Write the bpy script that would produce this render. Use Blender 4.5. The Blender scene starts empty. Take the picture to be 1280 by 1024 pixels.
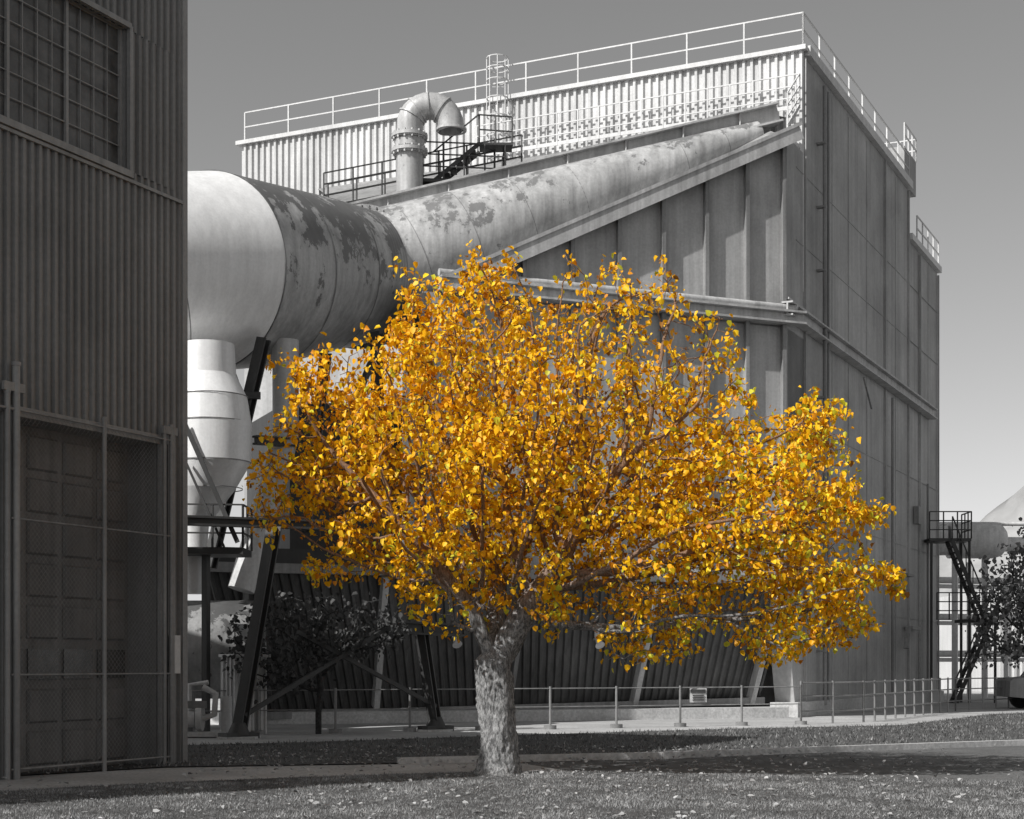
import bpy, math, random
import numpy as np
from mathutils import Vector, Matrix, noise
random.seed(7); rng=np.random.default_rng(7)
scene=bpy.context.scene
# ------------------------------------------------------------------ helpers
def V(*a): return Vector(a)
def link(o,parent=None):
    scene.collection.objects.link(o)
    if parent: o.parent=parent
    return o
def empty(name):
    e=bpy.data.objects.new(name,None); e.empty_display_size=.5
    return link(e)
def fast_mesh(name,verts,faces_flat,loop_tot,mat=None,parent=None,cols=None,smooth=False):
    me=bpy.data.meshes.new(name)
    verts=np.asarray(verts,dtype=np.float32); nf=len(faces_flat)//loop_tot
    me.vertices.add(len(verts)); me.vertices.foreach_set('co',verts.ravel())
    me.loops.add(len(faces_flat)); me.loops.foreach_set('vertex_index',np.asarray(faces_flat,dtype=np.int32))
    me.polygons.add(nf)
    me.polygons.foreach_set('loop_start',np.arange(0,nf*loop_tot,loop_tot,dtype=np.int32))
    me.polygons.foreach_set('loop_total',np.full(nf,loop_tot,dtype=np.int32))
    if smooth: me.polygons.foreach_set('use_smooth',np.ones(nf,dtype=bool))
    if cols is not None:
        ca=me.color_attributes.new('Col','FLOAT_COLOR','POINT')
        ca.data.foreach_set('color',np.asarray(cols,dtype=np.float32).ravel())
    me.update(calc_edges=True)
    o=bpy.data.objects.new(name,me)
    if mat: me.materials.append(mat)
    return link(o,parent)
class MB:
    def __init__(s): s.v=[];s.f=[];s.sm=[]
    def face(s,pts,sm=False):
        n=len(s.v); s.v+= [tuple(p) for p in pts]; s.f.append(list(range(n,n+len(pts)))); s.sm.append(sm)
    def hexa(s,b,t):
        n=len(s.v); s.v+=[tuple(p) for p in b]+[tuple(p) for p in t]; k=len(b)
        s.f.append(list(range(n,n+k))[::-1]); s.f.append(list(range(n+k,n+2*k))); s.sm+=[False]*2
        for i in range(k):
            j=(i+1)%k; s.f.append([n+i,n+j,n+k+j,n+k+i]); s.sm.append(False)
    def prism(s,foot,z0,z1):
        s.hexa([(p[0],p[1],z0) for p in foot],[(p[0],p[1],z1) for p in foot])
    def beam(s,p,q,w,h=None,up=None):
        if h is None:h=w
        p=Vector(p);q=Vector(q);d=(q-p)
        if d.length<1e-6:return
        d.normalize(); up=Vector(up) if up else (V(0,0,1) if abs(d.z)<.95 else V(.432,.902,0))
        x=d.cross(up).normalized(); y=x.cross(d).normalized()
        b=[p+x*(w/2*i)+y*(h/2*j) for i,j in((-1,-1),(1,-1),(1,1),(-1,1))]
        t=[c+(q-p) for c in b]; s.hexa(b,t)
    def ibeam(s,p,q,w,h,tk=.05,up=None):
        p=Vector(p);q=Vector(q);d=(q-p).normalized(); up=Vector(up) if up else (V(0,0,1) if abs(d.z)<.95 else V(.432,.902,0))
        x=d.cross(up).normalized(); y=x.cross(d).normalized()
        s.beam(p+y*(h/2-tk/2),q+y*(h/2-tk/2),w,tk,up); s.beam(p-y*(h/2-tk/2),q-y*(h/2-tk/2),w,tk,up)
        s.beam(p,q,tk,h-2*tk-.004,up)
    def tube(s,pts,rad,n=24,caps=True,dirs=None,sharp=False):
        pts=[Vector(p) for p in pts]
        if not hasattr(rad,'__len__'): rad=[rad]*len(pts)
        rings=[]; ref=None
        for i,p in enumerate(pts):
            if dirs: d=Vector(dirs[i]).normalized()
            else:
                d=(pts[min(i+1,len(pts)-1)]-pts[max(i-1,0)]).normalized()
            if ref is None:
                ref=V(0,0,1) if abs(d.z)<.9 else V(0,1,0)
            x=(ref-d*ref.dot(d)).normalized(); ref=x; y=d.cross(x)
            rings.append([p+(x*math.cos(a)+y*math.sin(a))*rad[i] for a in [2*math.pi*k/n for k in range(n)]])
        if not sharp:
            b=len(s.v)
            for r in rings: s.v+=[tuple(c) for c in r]
            for i in range(len(rings)-1):
                for k in range(n):
                    j=(k+1)%n; s.f.append([b+i*n+k,b+i*n+j,b+(i+1)*n+j,b+(i+1)*n+k]); s.sm.append(True)
        else:
            for i in range(len(rings)-1):
                b=len(s.v); s.v+=[tuple(c) for c in rings[i]]+[tuple(c) for c in rings[i+1]]
                for k in range(n):
                    j=(k+1)%n; s.f.append([b+k,b+j,b+n+j,b+n+k]); s.sm.append(True)
        if caps:
            s.face(rings[0][::-1]); s.face(rings[-1])
    def corr(s,b0,b1,t1,t0,nrm,spacing=.25,depth=.06):
        b0,b1,t1,t0=map(Vector,(b0,b1,t1,t0)); nrm=Vector(nrm).normalized()
        n=max(1,int(round((b1-b0).length/spacing))); n0=len(s.v); k=0
        for i in range(n):
            for f,o in((0,0),(.42,0),(.55,1),(.87,1)):
                u=(i+f)/n; s.v.append(tuple(b0.lerp(b1,u)+nrm*o*depth)); s.v.append(tuple(t0.lerp(t1,u)+nrm*o*depth)); k+=1
        s.v.append(tuple(b1)); s.v.append(tuple(t1)); k+=1
        for i in range(k-1):
            s.f.append([n0+2*i,n0+2*i+2,n0+2*i+3,n0+2*i+1]); s.sm.append(False)
    def rail(s,pts,h=1.05,sp=1.8,r=.05,mids=1,kick=False):
        pts=[Vector(p) for p in pts]
        for a,b in zip(pts[:-1],pts[1:]):
            n=max(1,int(round((b-a).length/sp)))
            for i in range(n+1):
                p=a.lerp(b,i/n); s.beam(p,p+V(0,0,h),r,r)
            for m in range(mids+1):
                z=h*(m+1)/(mids+1); s.beam(a+V(0,0,z),b+V(0,0,z),r*.9,r*.9)
            if kick: s.beam(a+V(0,0,.06),b+V(0,0,.06),.02,.12)
    def obj(s,name,mat,parent=None):
        me=bpy.data.meshes.new(name); me.from_pydata(s.v,[],s.f); me.polygons.foreach_set('use_smooth',s.sm)
        me.materials.append(mat); me.update()
        return link(bpy.data.objects.new(name,me),parent)
# ------------------------------------------------------------------ materials
def new_mat(name):
    m=bpy.data.materials.new(name); m.use_nodes=True
    nt=m.node_tree; b=nt.nodes['Principled BSDF']; return m,nt,b
def noise_node(nt,scale,vec_scale=(1,1,1),detail=6,rough=.6):
    tc=nt.nodes.new('ShaderNodeTexCoord'); mp=nt.nodes.new('ShaderNodeMapping'); mp.inputs['Scale'].default_value=vec_scale
    n=nt.nodes.new('ShaderNodeTexNoise'); n.inputs['Scale'].default_value=scale; n.inputs['Detail'].default_value=detail; n.inputs['Roughness'].default_value=rough
    nt.links.new(tc.outputs['Object'],mp.inputs[0]); nt.links.new(mp.outputs[0],n.inputs['Vector']); return n
def ramp(nt,src,stops,interp='LINEAR'):
    r=nt.nodes.new('ShaderNodeValToRGB'); r.color_ramp.interpolation=interp
    while len(r.color_ramp.elements)<len(stops): r.color_ramp.elements.new(.5)
    for e,(p,c) in zip(r.color_ramp.elements,stops):
        e.position=p; e.color=(c,c,c,1) if not hasattr(c,'__len__') else (*c,1)
    nt.links.new(src,r.inputs[0]); return r
def mul(nt,a,b,fac=1.0,mode='MULTIPLY'):
    m=nt.nodes.new('ShaderNodeMixRGB'); m.blend_type=mode; m.inputs[0].default_value=fac
    nt.links.new(a,m.inputs[1]); nt.links.new(b,m.inputs[2]); return m
def weathered(name,base,rough=.55,metal=0.,streak=.35,blotch=.3,patch=None,bump=.15,fine=.15,sc=1.0):
    m,nt,b=new_mat(name)
    n1=noise_node(nt,1.2*sc,(4,4,.18),4); r1=ramp(nt,n1.outputs[0],[(.3,1-streak),(.65,1.0)])
    n2=noise_node(nt,.5*sc,(1,1,1),4); r2=ramp(nt,n2.outputs[0],[(.3,1-blotch),(.7,1.0)])
    n3=noise_node(nt,14*sc,(1,1,1),4); r3=ramp(nt,n3.outputs[0],[(.35,1-fine),(.65,1.0)])
    x=mul(nt,r1.outputs[0],r2.outputs[0]); x=mul(nt,x.outputs[0],r3.outputs[0])
    c=nt.nodes.new('ShaderNodeRGB'); c.outputs[0].default_value=(base,base,base,1)
    x=mul(nt,x.outputs[0],c.outputs[0]); out=x
    if patch:
        pv,th,ps,zlo=patch
        n4=noise_node(nt,ps,(1,1,.8),8,.72)
        ge=nt.nodes.new('ShaderNodeNewGeometry'); sp=nt.nodes.new('ShaderNodeSeparateXYZ')
        nt.links.new(ge.outputs['Normal'],sp.inputs[0])
        ma=nt.nodes.new('ShaderNodeMath'); ma.operation='MULTIPLY_ADD'; ma.inputs[1].default_value=zlo; nt.links.new(sp.outputs[2],ma.inputs[0]); nt.links.new(n4.outputs[0],ma.inputs[2])
        r4=ramp(nt,ma.outputs[0],[(th-.04,0),(th,.12),(th+.02,.85)])
        mx=nt.nodes.new('ShaderNodeMixRGB'); nt.links.new(r4.outputs[0],mx.inputs[0]); nt.links.new(out.outputs[0],mx.inputs[1]); mx.inputs[2].default_value=(pv,pv,pv,1); out=mx
    nt.links.new(out.outputs[0],b.inputs['Base Color']); b.inputs['Roughness'].default_value=rough; b.inputs['Metallic'].default_value=metal
    if bump:
        bp=nt.nodes.new('ShaderNodeBump'); bp.inputs['Strength'].default_value=bump; bp.inputs['Distance'].default_value=.05
        n5=noise_node(nt,2.5*sc,(1,1,.5),3); nt.links.new(n5.outputs[0],bp.inputs['Height']); nt.links.new(bp.outputs[0],b.inputs['Normal'])
    return m
M_corr_hi=weathered('corrugated_light',.74,streak=.3,blotch=.3,patch=(.3,.68,1.5,.0))
M_panel=weathered('panel_paint',.56,streak=.28,blotch=.35,rough=.6,patch=(.3,.71,.8,.0))
M_side=weathered('side_cladding',.54,streak=.28,blotch=.45,rough=.6,sc=.6,patch=(.26,.68,.7,.0))
M_trim=weathered('trim_light',.62,streak=.35,patch=(.25,.66,1.5,0))
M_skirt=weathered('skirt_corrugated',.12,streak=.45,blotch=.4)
M_beam=weathered('beam_grey',.36,streak=.4,blotch=.4)
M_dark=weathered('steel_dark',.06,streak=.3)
M_duct=weathered('duct_plate',.60,rough=.45,metal=.1,streak=.35,blotch=.35,patch=(.09,.55,1.2,.16),bump=.3)
M_cone=weathered('duct_taper_plate',.66,rough=.5,metal=.05,streak=.4,blotch=.45,patch=(.15,.60,1.0,.10),bump=.3)
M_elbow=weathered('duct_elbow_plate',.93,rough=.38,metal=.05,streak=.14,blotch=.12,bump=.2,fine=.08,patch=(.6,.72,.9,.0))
M_galv=weathered('galvanised',.7,rough=.5,streak=.2,blotch=.15)
M_white=weathered('white_paint',.74,rough=.5,streak=.3,blotch=.25)
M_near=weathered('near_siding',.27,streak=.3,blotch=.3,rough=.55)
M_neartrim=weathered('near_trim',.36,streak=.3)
M_door=weathered('door_paint',.24,streak=.4,blotch=.4,patch=(.06,.66,3,.0))
M_pipe=weathered('vent_pipe',.62,rough=.45,metal=.1,streak=.4,patch=(.16,.62,3,.0))
M_conc=weathered('concrete',.66,streak=.1,blotch=.3,rough=.9,bump=.3,fine=.3)
M_walk=weathered('pavement_concrete',.60,streak=.05,blotch=.35,rough=.9,bump=.3,fine=.35,sc=1.5)
M_apron=weathered('apron',.55,streak=.1,blotch=.35,rough=.9,bump=.3,fine=.3)
M_asph=weathered('asphalt',.17,streak=.05,blotch=.4,rough=.9,bump=.4,fine=.5,sc=2,patch=(.09,.66,.8,0))
M_ground=weathered('gravel_ground',.16,streak=.05,blotch=.3,rough=.95,fine=.4)
M_lawn=weathered('lawn_soil',.11,streak=.0,blotch=.45,rough=.95,fine=.5,sc=2)
m,nt,b=new_mat('window_glass'); b.inputs['Roughness'].default_value=.25
n=noise_node(nt,3); r=ramp(nt,n.outputs[0],[(.3,.04),(.7,.12)]); nt.links.new(r.outputs[0],b.inputs['Base Color']); M_glass=m
m,nt,b=new_mat('tyre_rubber'); n=noise_node(nt,8); r=ramp(nt,n.outputs[0],[(.3,.015),(.7,.03)]); nt.links.new(r.outputs[0],b.inputs['Base Color']); b.inputs['Roughness'].default_value=.85; M_tyre=m
def leafmat(name,trans=.35):
    m,nt,b=new_mat(name); a=nt.nodes.new('ShaderNodeAttribute'); a.attribute_name='Col'
    b.inputs['Roughness'].default_value=.5; b.inputs['Specular IOR Level'].default_value=.35
    nt.links.new(a.outputs['Color'],b.inputs['Base Color'])
    t=nt.nodes.new('ShaderNodeBsdfTranslucent'); nt.links.new(a.outputs['Color'],t.inputs[0])
    mx=nt.nodes.new('ShaderNodeMixShader'); mx.inputs[0].default_value=trans
    nt.links.new(b.outputs[0],mx.inputs[1]); nt.links.new(t.outputs[0],mx.inputs[2]); nt.links.new(mx.outputs[0],nt.nodes['Material Output'].inputs[0]); return m
M_leaf=leafmat('leaf',.30); M_blade=leafmat('blade',.2)
def barkmat(name,lo,hi,zc=None,brown=None):
    m,nt,b=new_mat(name); n1=noise_node(nt,30,(1,1,.4),8,.75); n2=noise_node(nt,5,(1,1,.5),4)
    r=ramp(nt,n1.outputs[0],[(.42,lo),(.60,hi)]); r2=ramp(nt,n2.outputs[0],[(.35,.7),(.6,1)]); out=mul(nt,r.outputs[0],r2.outputs[0])
    if brown:
        tc=nt.nodes.new('ShaderNodeTexCoord'); sp=nt.nodes.new('ShaderNodeSeparateXYZ'); nt.links.new(tc.outputs['Object'],sp.inputs[0])
        mr=nt.nodes.new('ShaderNodeMapRange'); mr.inputs[1].default_value=zc; mr.inputs[2].default_value=zc+1.0; nt.links.new(sp.outputs[2],mr.inputs[0])
        rb=ramp(nt,n1.outputs[0],[(.38,tuple(c*.45 for c in brown)),(.6,brown)])
        mx=nt.nodes.new('ShaderNodeMixRGB'); nt.links.new(mr.outputs[0],mx.inputs[0]); nt.links.new(out.outputs[0],mx.inputs[1]); nt.links.new(rb.outputs[0],mx.inputs[2]); out=mx
    nt.links.new(out.outputs[0],b.inputs['Base Color']); b.inputs['Roughness'].default_value=.9
    bp=nt.nodes.new('ShaderNodeBump'); bp.inputs['Strength'].default_value=.9; bp.inputs['Distance'].default_value=.04
    nt.links.new(n1.outputs[0],bp.inputs['Height']); nt.links.new(bp.outputs[0],b.inputs['Normal']); return m
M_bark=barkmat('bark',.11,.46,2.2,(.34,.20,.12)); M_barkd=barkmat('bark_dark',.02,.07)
# ------------------------------------------------------------------ site axes
C=V(8.96,49,0); a=V(-.902,.432,0); bd=V(.432,.902,0)
def F(t,s,z): return C+a*t+bd*s+V(0,0,z)
K=C-bd*2.2; u=V(-.92,-.39,0).normalized(); nW=V(.39,-.92,0).normalized()
def W(t,z,off=0): return K+u*t+nW*off+V(0,0,z)
nF=-bd; nS=-a
# ------------------------------------------------------------------ industrial building
B=empty('precipitator_building')
mb=MB(); mb.prism([F(0,0,0),F(20.7,0,0),F(20.7,15.3,0),F(0,15.3,0)],0,20.3)
mb.prism([F(0.02,15.3,0),F(19,15.3,0),F(19,21.4,0),F(0.02,21.4,0)],0,18.4)
mb.prism([F(0.0,-2.2,0),F(.6,-2.2,0),F(.6,-.0,0),F(0,-.0,0)],3.95,17.25)
mb.hexa([F(0,-.9,0),F(.6,-.9,0),F(.6,0,0),F(0,0,0)],[F(0,-2.2,3.95),F(.6,-2.2,3.95),F(.6,0,3.95),F(0,0,3.95)])
mb.obj('side_walls',M_side,B)
mb=MB(); mb.corr(F(20.75,-.08,13),F(-.02,-.08,13),F(-.02,-.08,20.4),F(20.75,-.08,20.4),nF,.26,.09); mb.obj('front_corrugated_wall',M_corr_hi,B)
mb=MB()
mb.beam(F(20.9,-.12,20.45),F(-.12,-.12,20.45),.3,.14); mb.beam(F(-.08,.05,20.42),F(-.08,15.4,20.42),.22,.3)
mb.beam(F(-.06,15.45,18.45),F(-.06,21.5,18.45),.2,.25)
mb.obj('roof_trim',M_galv,B)
mb=MB()
mb.ibeam(F(-.18,-2.5,12.0),F(-.18,19.6,12.0),.34,.42)
mb.beam(F(-.10,-2.3,12.34),F(-.10,19.5,12.34),.16,.06)
mb.obj('side_ledge',M_trim,B)
mb=MB()
for s,z0,z1 in [(-2.15,4.2,17.2),(0,.4,20.2),(11.1,.4,20.2),(15.25,.4,20.2),(17.5,.4,18.2),(21.35,.4,18.2)]:
    mb.beam(F(-.04,s,z0),F(-.04,s,z1),.08,.08,up=bd)
for s in (3.4,5.6,8.3,13,19.3):
    mb.beam(F(-.006,s,.5),F(-.006,s,18.2 if s>15 else 20.1),.02,.014,up=bd)
for z in (3.4,6.2,9.0,14.4,16.6):
    mb.beam(F(-.008,-.9,z),F(-.008,21.3,z),.018,.025)
mb.obj('side_ribs',M_side,B)
mb=MB(); mb.tube([F(-.25,1.55,.3),F(-.25,1.55,19.8)],.07,8); mb.tube([F(-.22,2.1,.4),F(-.22,2.1,19.8)],.04,8); mb.tube([F(-.2,11.6,.5),F(-.2,11.6,11.5)],.05,8)
for z in range(2,20,2): mb.beam(F(0,1.55,z),F(-.3,1.55,z),.2,.06)
mb.beam(F(-.2,7,11.5),F(-.2,8.2,10.6),.06,.06); mb.beam(F(-.3,13.2,5.0),F(-.3,14.3,5.0),.3,.1); mb.beam(F(-.2,14.5,3.0),F(-.2,16.5,3.0),.3,.12)
mb.beam(F(-.2,14.5,3.0),F(-.2,14.0,2.2),.2,.08); mb.tube([F(-.15,18.5,1),F(-.15,18.5,9)],.05,8)
for s_,z_ in ((3.4,2.4),(12.3,4.4),(16.4,7.2)): mb.hexa([F(0,s_,z_),F(0,s_+.5,z_),F(0,s_+.5,z_+.7),F(0,s_,z_+.7)],[F(-.2,s_,z_),F(-.2,s_+.5,z_),F(-.2,s_+.5,z_+.7),F(-.2,s_,z_+.7)])
mb.obj('side_conduits',M_beam,B)
mb=MB(); mb.prism([F(-.25,-1.6,0),F(.6,-1.6,0),F(.6,21.5,0),F(-.25,21.5,0)],0,.45)
pts=[W(-.1,0,.1),W(16.5,0,-1.2),W(16.5,0,-3),W(-.1,0,-3)]
mb.prism(pts,0,.32); mb.obj('concrete_plinth',M_conc,B)
mb=MB(); mb.prism([F(-.05,14.4,0),F(1.2,14.4,0),F(1.2,16.6,0),F(-.05,16.6,0)],20.3,21.7); mb.prism([F(.2,3,0),F(1.5,3,0),F(1.5,4.2,0),F(.2,4.2,0)],20.3,20.8); mb.obj('roof_box',M_side,B)
mb=MB()
body=[W(0,0),W(11.3,0),F(14,.0,0),F(0,0,0)]
mb.prism([(p.x,p.y) for p in body],3.95,11.55)
mb.face([W(0,11.5),W(10.6,11.5),W(10.6,11.75),W(0,17.2)])
mb.obj('panel_wall',M_panel,B)
mb=MB(); L0,L1=W(11.3,0),F(14,-.1,0); ld=V(-.99,-.1,0)*.06
mb.prism([(p.x,p.y) for p in (L0+V(.1,-.02,0),L0+ld,L1+ld,L1+V(.1,0,0))],4.7,11.5); mb.obj('end_wall_shade_plate',M_dark,B)  # dark plate added over the sunlit end face, shade put into its colour
BR=V(7.75,48.3,18.25); BL=V(-4.4,46.0,14.45)
mb=MB(); mb.face([W(0,17.15,-.02),W(10.6,11.7,-.02),V(-3.0,46.4,12.2),BR-V(0,0,.5)]); mb.face([BL,BR,F(.5,-.12,18.4),F(17.5,-.12,18.4)])
mb.face([BL,V(-4.4,46,12),V(7.75,48.3,17),BR]); mb.obj('sloped_roof',M_beam,B)
mb=MB()
ribs=[0.1,1.35,2.7,4.1,5.5,6.95,8.4,9.9]
for t in ribs:
    ztop=17.0-(5.4/10.6)*t
    mb.beam(W(t,4.0,.09),W(t,ztop,.09),.05,.18,up=nW); mb.beam(W(t,4.0,.19),W(t,ztop,.19),.12,.02,up=nW)
mb.obj('wall_ribs',M_beam,B)
mb=MB()
mb.ibeam(W(-.5,11.75,.22),W(10.9,11.75,.22),.44,.38,.06)
mb.tube([W(-.3,12.05,.2),W(10.9,12.05,.2)],.1,10)
mb.obj('front_ledge',M_trim,B)
mb=MB(); mb.beam(W(-.35,17.45,.05),W(10.9,11.85,.05),.75,.1); mb.beam(W(-.35,17.2,.36),W(10.9,11.6,.36),.07,.42)
mb.obj('flange_beam',M_trim,B)
mb=MB(); mb.ibeam(BR+V(.3,0,.0),BL+V(-.4,-.1,0),.5,.6,.06)
for i in range(7):
    p=BR.lerp(BL,(i+.5)/7); mb.beam(p+V(0,-.12,-.26),p+V(0,-.12,.24),.04,.2)
mb.obj('upper_beam',M_trim,B)
TL,TR=W(17.2,3.95,.0),W(-.2,3.95,.0); BLk,BRk=W(15.9,.32,-1.35),W(.0,.62,-1.35)
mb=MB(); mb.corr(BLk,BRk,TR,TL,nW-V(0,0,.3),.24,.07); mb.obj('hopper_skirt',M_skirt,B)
mb=MB(); mb.prism([W(.3,0,-1.6),W(15.6,0,-1.6),W(15.4,0,-5),W(.3,0,-4)],.1,3.9)
mb.prism([W(11.3,0,-.4),W(17.0,0,-.4),W(17,0,-6),W(11.3,0,-6)],3.95,4.6)
mb.prism([W(11.45,0,-1.2),W(14.6,0,-1.2),W(14.6,0,-6),W(11.45,0,-6)],4.6,8.6)
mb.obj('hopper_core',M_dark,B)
mb=MB()
for t in (.25,4.3,12.4):
    mb.beam(W(t*.97+.2,.45,-1.2),W(t,3.9,.14),.34,.16,up=u)
mb.obj('skirt_posts',M_trim,B)
mb=MB(); mb.beam(W(-.2,4.05,.1),W(17.3,4.05,.1),.3,.25); mb.beam(W(0,.5,-1.2),W(15.9,.22,-1.2),.3,.2)
for t in (8.3,16.1): mb.beam(W(t*.97+.2,.45,-1.25),W(t,3.9,.08),.2,.12,up=u)
mb.obj('skirt_edge',M_beam,B)
mb=MB(); mb.rail([F(20.6,-.1,20.5),F(0,-.1,20.5),F(-.05,15.2,20.5)],1.05,1.9,.05,1)
mb.rail([F(-.05,14.4,21.7),F(-.05,16.6,21.7),F(1.2,16.6,21.7)],.9,.8,.05,1); mb.rail([F(-.05,16.8,18.6),F(-.05,21.3,18.6)],1.0,1.2,.05,1)
mb.rail([F(11,-.5,18.5),F(.0,-.5,18.5),F(-.1,-2.2,17.35)],1.05,.75,.04,2,True)
p=F(10.3,-.35,0)
for z in (19.2,19.8,20.4,21.0,21.4,21.75):
    ring=[p+V(.36*math.cos(q),.36*math.sin(q),z) for q in [k*math.pi/6 for k in range(13)]]
    for i in range(12): mb.beam(ring[i],ring[i+1],.04,.03)
for q in range(8):
    c=V(.36*math.cos(q*math.pi/4),.36*math.sin(q*math.pi/4),0); mb.beam(p+c+V(0,0,18.8),p+c+V(0,0,21.75),.025,.025)
for z in np.arange(18.5,21.6,.3): mb.beam(p+V(-.22,.28,z),p+V(.22,.28,z),.025,.025)
mb.obj('roof_railing',M_galv,B)
mb=MB(); w0=V(-5.6,48,15.2); w1=V(.3,50,17.0)
mb.beam(w0,w1,1.0,.08); mb.rail([w0+V(0,-.5,0),w1+V(0,-.5,0)],1.0,.9,.04,2); mb.rail([w0+V(0,.6,0),w1+V(0,.6,0)],1.0,.9,.04,2)
pl=V(-1.6,49,16.3)
mb.prism([pl+V(-1.1,-.7,0),pl+V(1.4,-.4,0),pl+V(1.3,.9,0),pl+V(-1.2,.7,0)],16.2,16.3)
mb.rail([pl+V(-1.1,-.7,0),pl+V(1.4,-.4,0),pl+V(1.3,.9,0)],1.1,.6,.04,2)
for i in range(6): mb.beam(pl+V(-.6+i*.2,-.3,.1+.17*i),pl+V(-.6+i*.2,.4,.1+.17*i),.2,.04)
mb.beam(pl+V(-.8,-.35,0),pl+V(.6,-.35,1.15),.06,.12); mb.beam(pl+V(-.8,.45,0),pl+V(.6,.45,1.15),.06,.12); mb.beam(pl+V(-.8,-.35,.9),pl+V(.6,-.35,2.05),.04,.04)
mb.rail([pl+V(.6,-.3,1.15),pl+V(1.6,-.1,1.15)],.9,.5,.04,1); mb.beam(pl+V(.6,0,1.15),pl+V(1.6,0,1.15),.7,.08)
for x in (-1,0,1.2): mb.beam(pl+V(x,-.4,-1.5),pl+V(x,-.4,0),.1,.1)
mb.beam(pl+V(-1.0,-.4,-1.2),pl+V(1.2,-.4,-.1),.07,.07)
mb.obj('service_walkway',M_dark,B)
# ------------------------------------------------------------------ vent pipe
G=empty('gooseneck_vent_pipe')
bx,by=-3.08,48.0; mb=MB(); pts=[V(bx,by,14.8),V(bx,by,17.55)]
for k in range(1,15):
    q=math.pi*k/14*1.0; pts.append(V(bx+.62*(1-math.cos(q)),by,17.75+.62*math.sin(q)))
pts.append(V(bx+1.26,by,17.62))
mb.tube(pts,.40,24,False); mb.tube([p for p in pts[::-1]],.36,24,False)
for z in (17.0,17.45): mb.tube([V(bx,by,z-.05),V(bx,by,z+.05)],.55,24); mb.tube([V(bx,by,z-.09),V(bx,by,z-.055)],.5,24)
mb.tube([V(bx,by,17.1),V(bx,by,17.35)],.45,24)
for z in (17.0,17.45):
    for k in range(14):
        q=k*math.pi/7; mb.beam(V(bx+.5*math.cos(q),by+.5*math.sin(q),z-.13),V(bx+.5*math.cos(q),by+.5*math.sin(q),z+.11),.05,.05)
for q in (.5,.9,1.5,2.2):
    c=V(bx+.62*(1-math.cos(q)),by,17.75+.62*math.sin(q)); d=V(math.sin(q),0,math.cos(q)); mb.tube([c-d*.02,c+d*.02],.44,24)
e=pts[-1]
for k in range(24):
    q0,q1=k*math.pi/12,(k+1)*math.pi/12
    mb.face([e+V(.36*math.cos(q0),.36*math.sin(q0),0),e+V(.46*math.cos(q0),.46*math.sin(q0),0),e+V(.46*math.cos(q1),.46*math.sin(q1),0),e+V(.36*math.cos(q1),.36*math.sin(q1),0)])
mb.tube([e,e+V(0,0,.07)],.46,24,False)
mb.obj('pipe',M_pipe,G)
# ------------------------------------------------------------------ big duct
D=empty('gas_duct')
rp=[V(-10.9,38.6,6.0),V(-10.6,38.4,8.4),V(-9.8,38.1,9.9),V(-8.7,38.15,10.85),V(-7.5,39.3,11.25)]
rd=[V(.1,0,1),V(.35,-.05,.9),V(.72,-.08,.65),V(.85,.45,.32),V(.5,.87,.08)]
mb=MB(); mb.tube(rp,[2.35,2.38,2.40,2.42,2.42],64,False,rd,True); mb.obj('elbow',M_elbow,D)
ax=[V(-7.5,39.3,11.25),V(-6.4,41.2,11.6),V(-5.3,43.2,12.1),V(-4.3,45.0,12.5)]
dr=[V(.5,.87,.1)]*4; rr=[2.42,2.3,2.08,1.86]
mb=MB(); mb.tube(ax,rr,64,False,dr); mb.obj('main_barrel',M_duct,D)
mb=MB()
for c,r_ in zip(ax[1:],rr[1:]): mb.tube([c-dr[0]*.02,c+dr[0]*.02],r_+.015,64,False)
mb.tube([ax[0]-dr[0]*.02,ax[0]+dr[0]*.02],2.44,64,False)
for c,d_ in zip(rp[1:4],rd[1:4]):
    d_=d_.normalized(); mb.tube([c-d_*.012,c+d_*.012],2.43,64,False)
for k in range(0,8):
    c=ax[3]-V(.5,.87,.1)*(.12+.16*k); mb.tube([c-dr[0]*.012,c+dr[0]*.012],1.86+.02+.022*k,64,False)
mb.tube([ax[3]-dr[0]*.04,ax[3]+dr[0]*.06],2.0,64,True)
for k in range(48):
    q=k*math.pi/24; d=dr[0].normalized(); x_=V(0,0,1); x_=(x_-d*x_.dot(d)).normalized(); y_=d.cross(x_); c=ax[3]+(x_*math.cos(q)+y_*math.sin(q))*1.94; mb.beam(c-d*.1,c+d*.13,.05,.05)
mb.obj('barrel_bands',M_beam,D)
mb=MB(); c0,c1=V(-3.9,45.3,12.55),V(7.45,48.3,17.7)
mb.tube([V(-4.6,45.2,12.3),c0,c0.lerp(c1,.33),c0.lerp(c1,.66),c1],[1.85,1.86,1.36,.86,.33],48,True); mb.obj('tapered_branch',M_cone,D)
mb=MB(); d=(c1-c0).normalized()
for f in (.09,.22,.36,.5,.64,.78,.9):
    c=c0.lerp(c1,f); r_=1.86+(.33-1.86)*f; mb.tube([c-d*.012,c+d*.012],r_+.008,48,False)
mb.obj('branch_seams',M_beam,D)
Q=empty('duct_support_frame'); mb=MB()
fa,fb=V(-5.8,33.9,0),V(-1.8,37.7,0)
for f,top in ((fa,V(-5.15,34.6,4.6)),(fb,V(-2.15,37.4,2.6))):
    mb.ibeam(f+V(0,0,.12),top,.24,.24,.04)
mb.ibeam(V(-2.9,36.6,2.45),V(-1.2,38.1,2.4),.25,.3); mb.beam(fa+V(.1,.1,.5),V(-2.9,36.6,2.4),.09,.09); mb.beam(V(-4.7,35.0,2.3),fb+V(0,0,.6),.09,.09)
mb.ibeam(V(-8.5,34.5,4.75),V(-3.6,36.5,4.75),.2,.22)
mb.ibeam(V(-7.2,38,3.9),V(-5.95,38.3,9.4),.26,.26)
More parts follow.
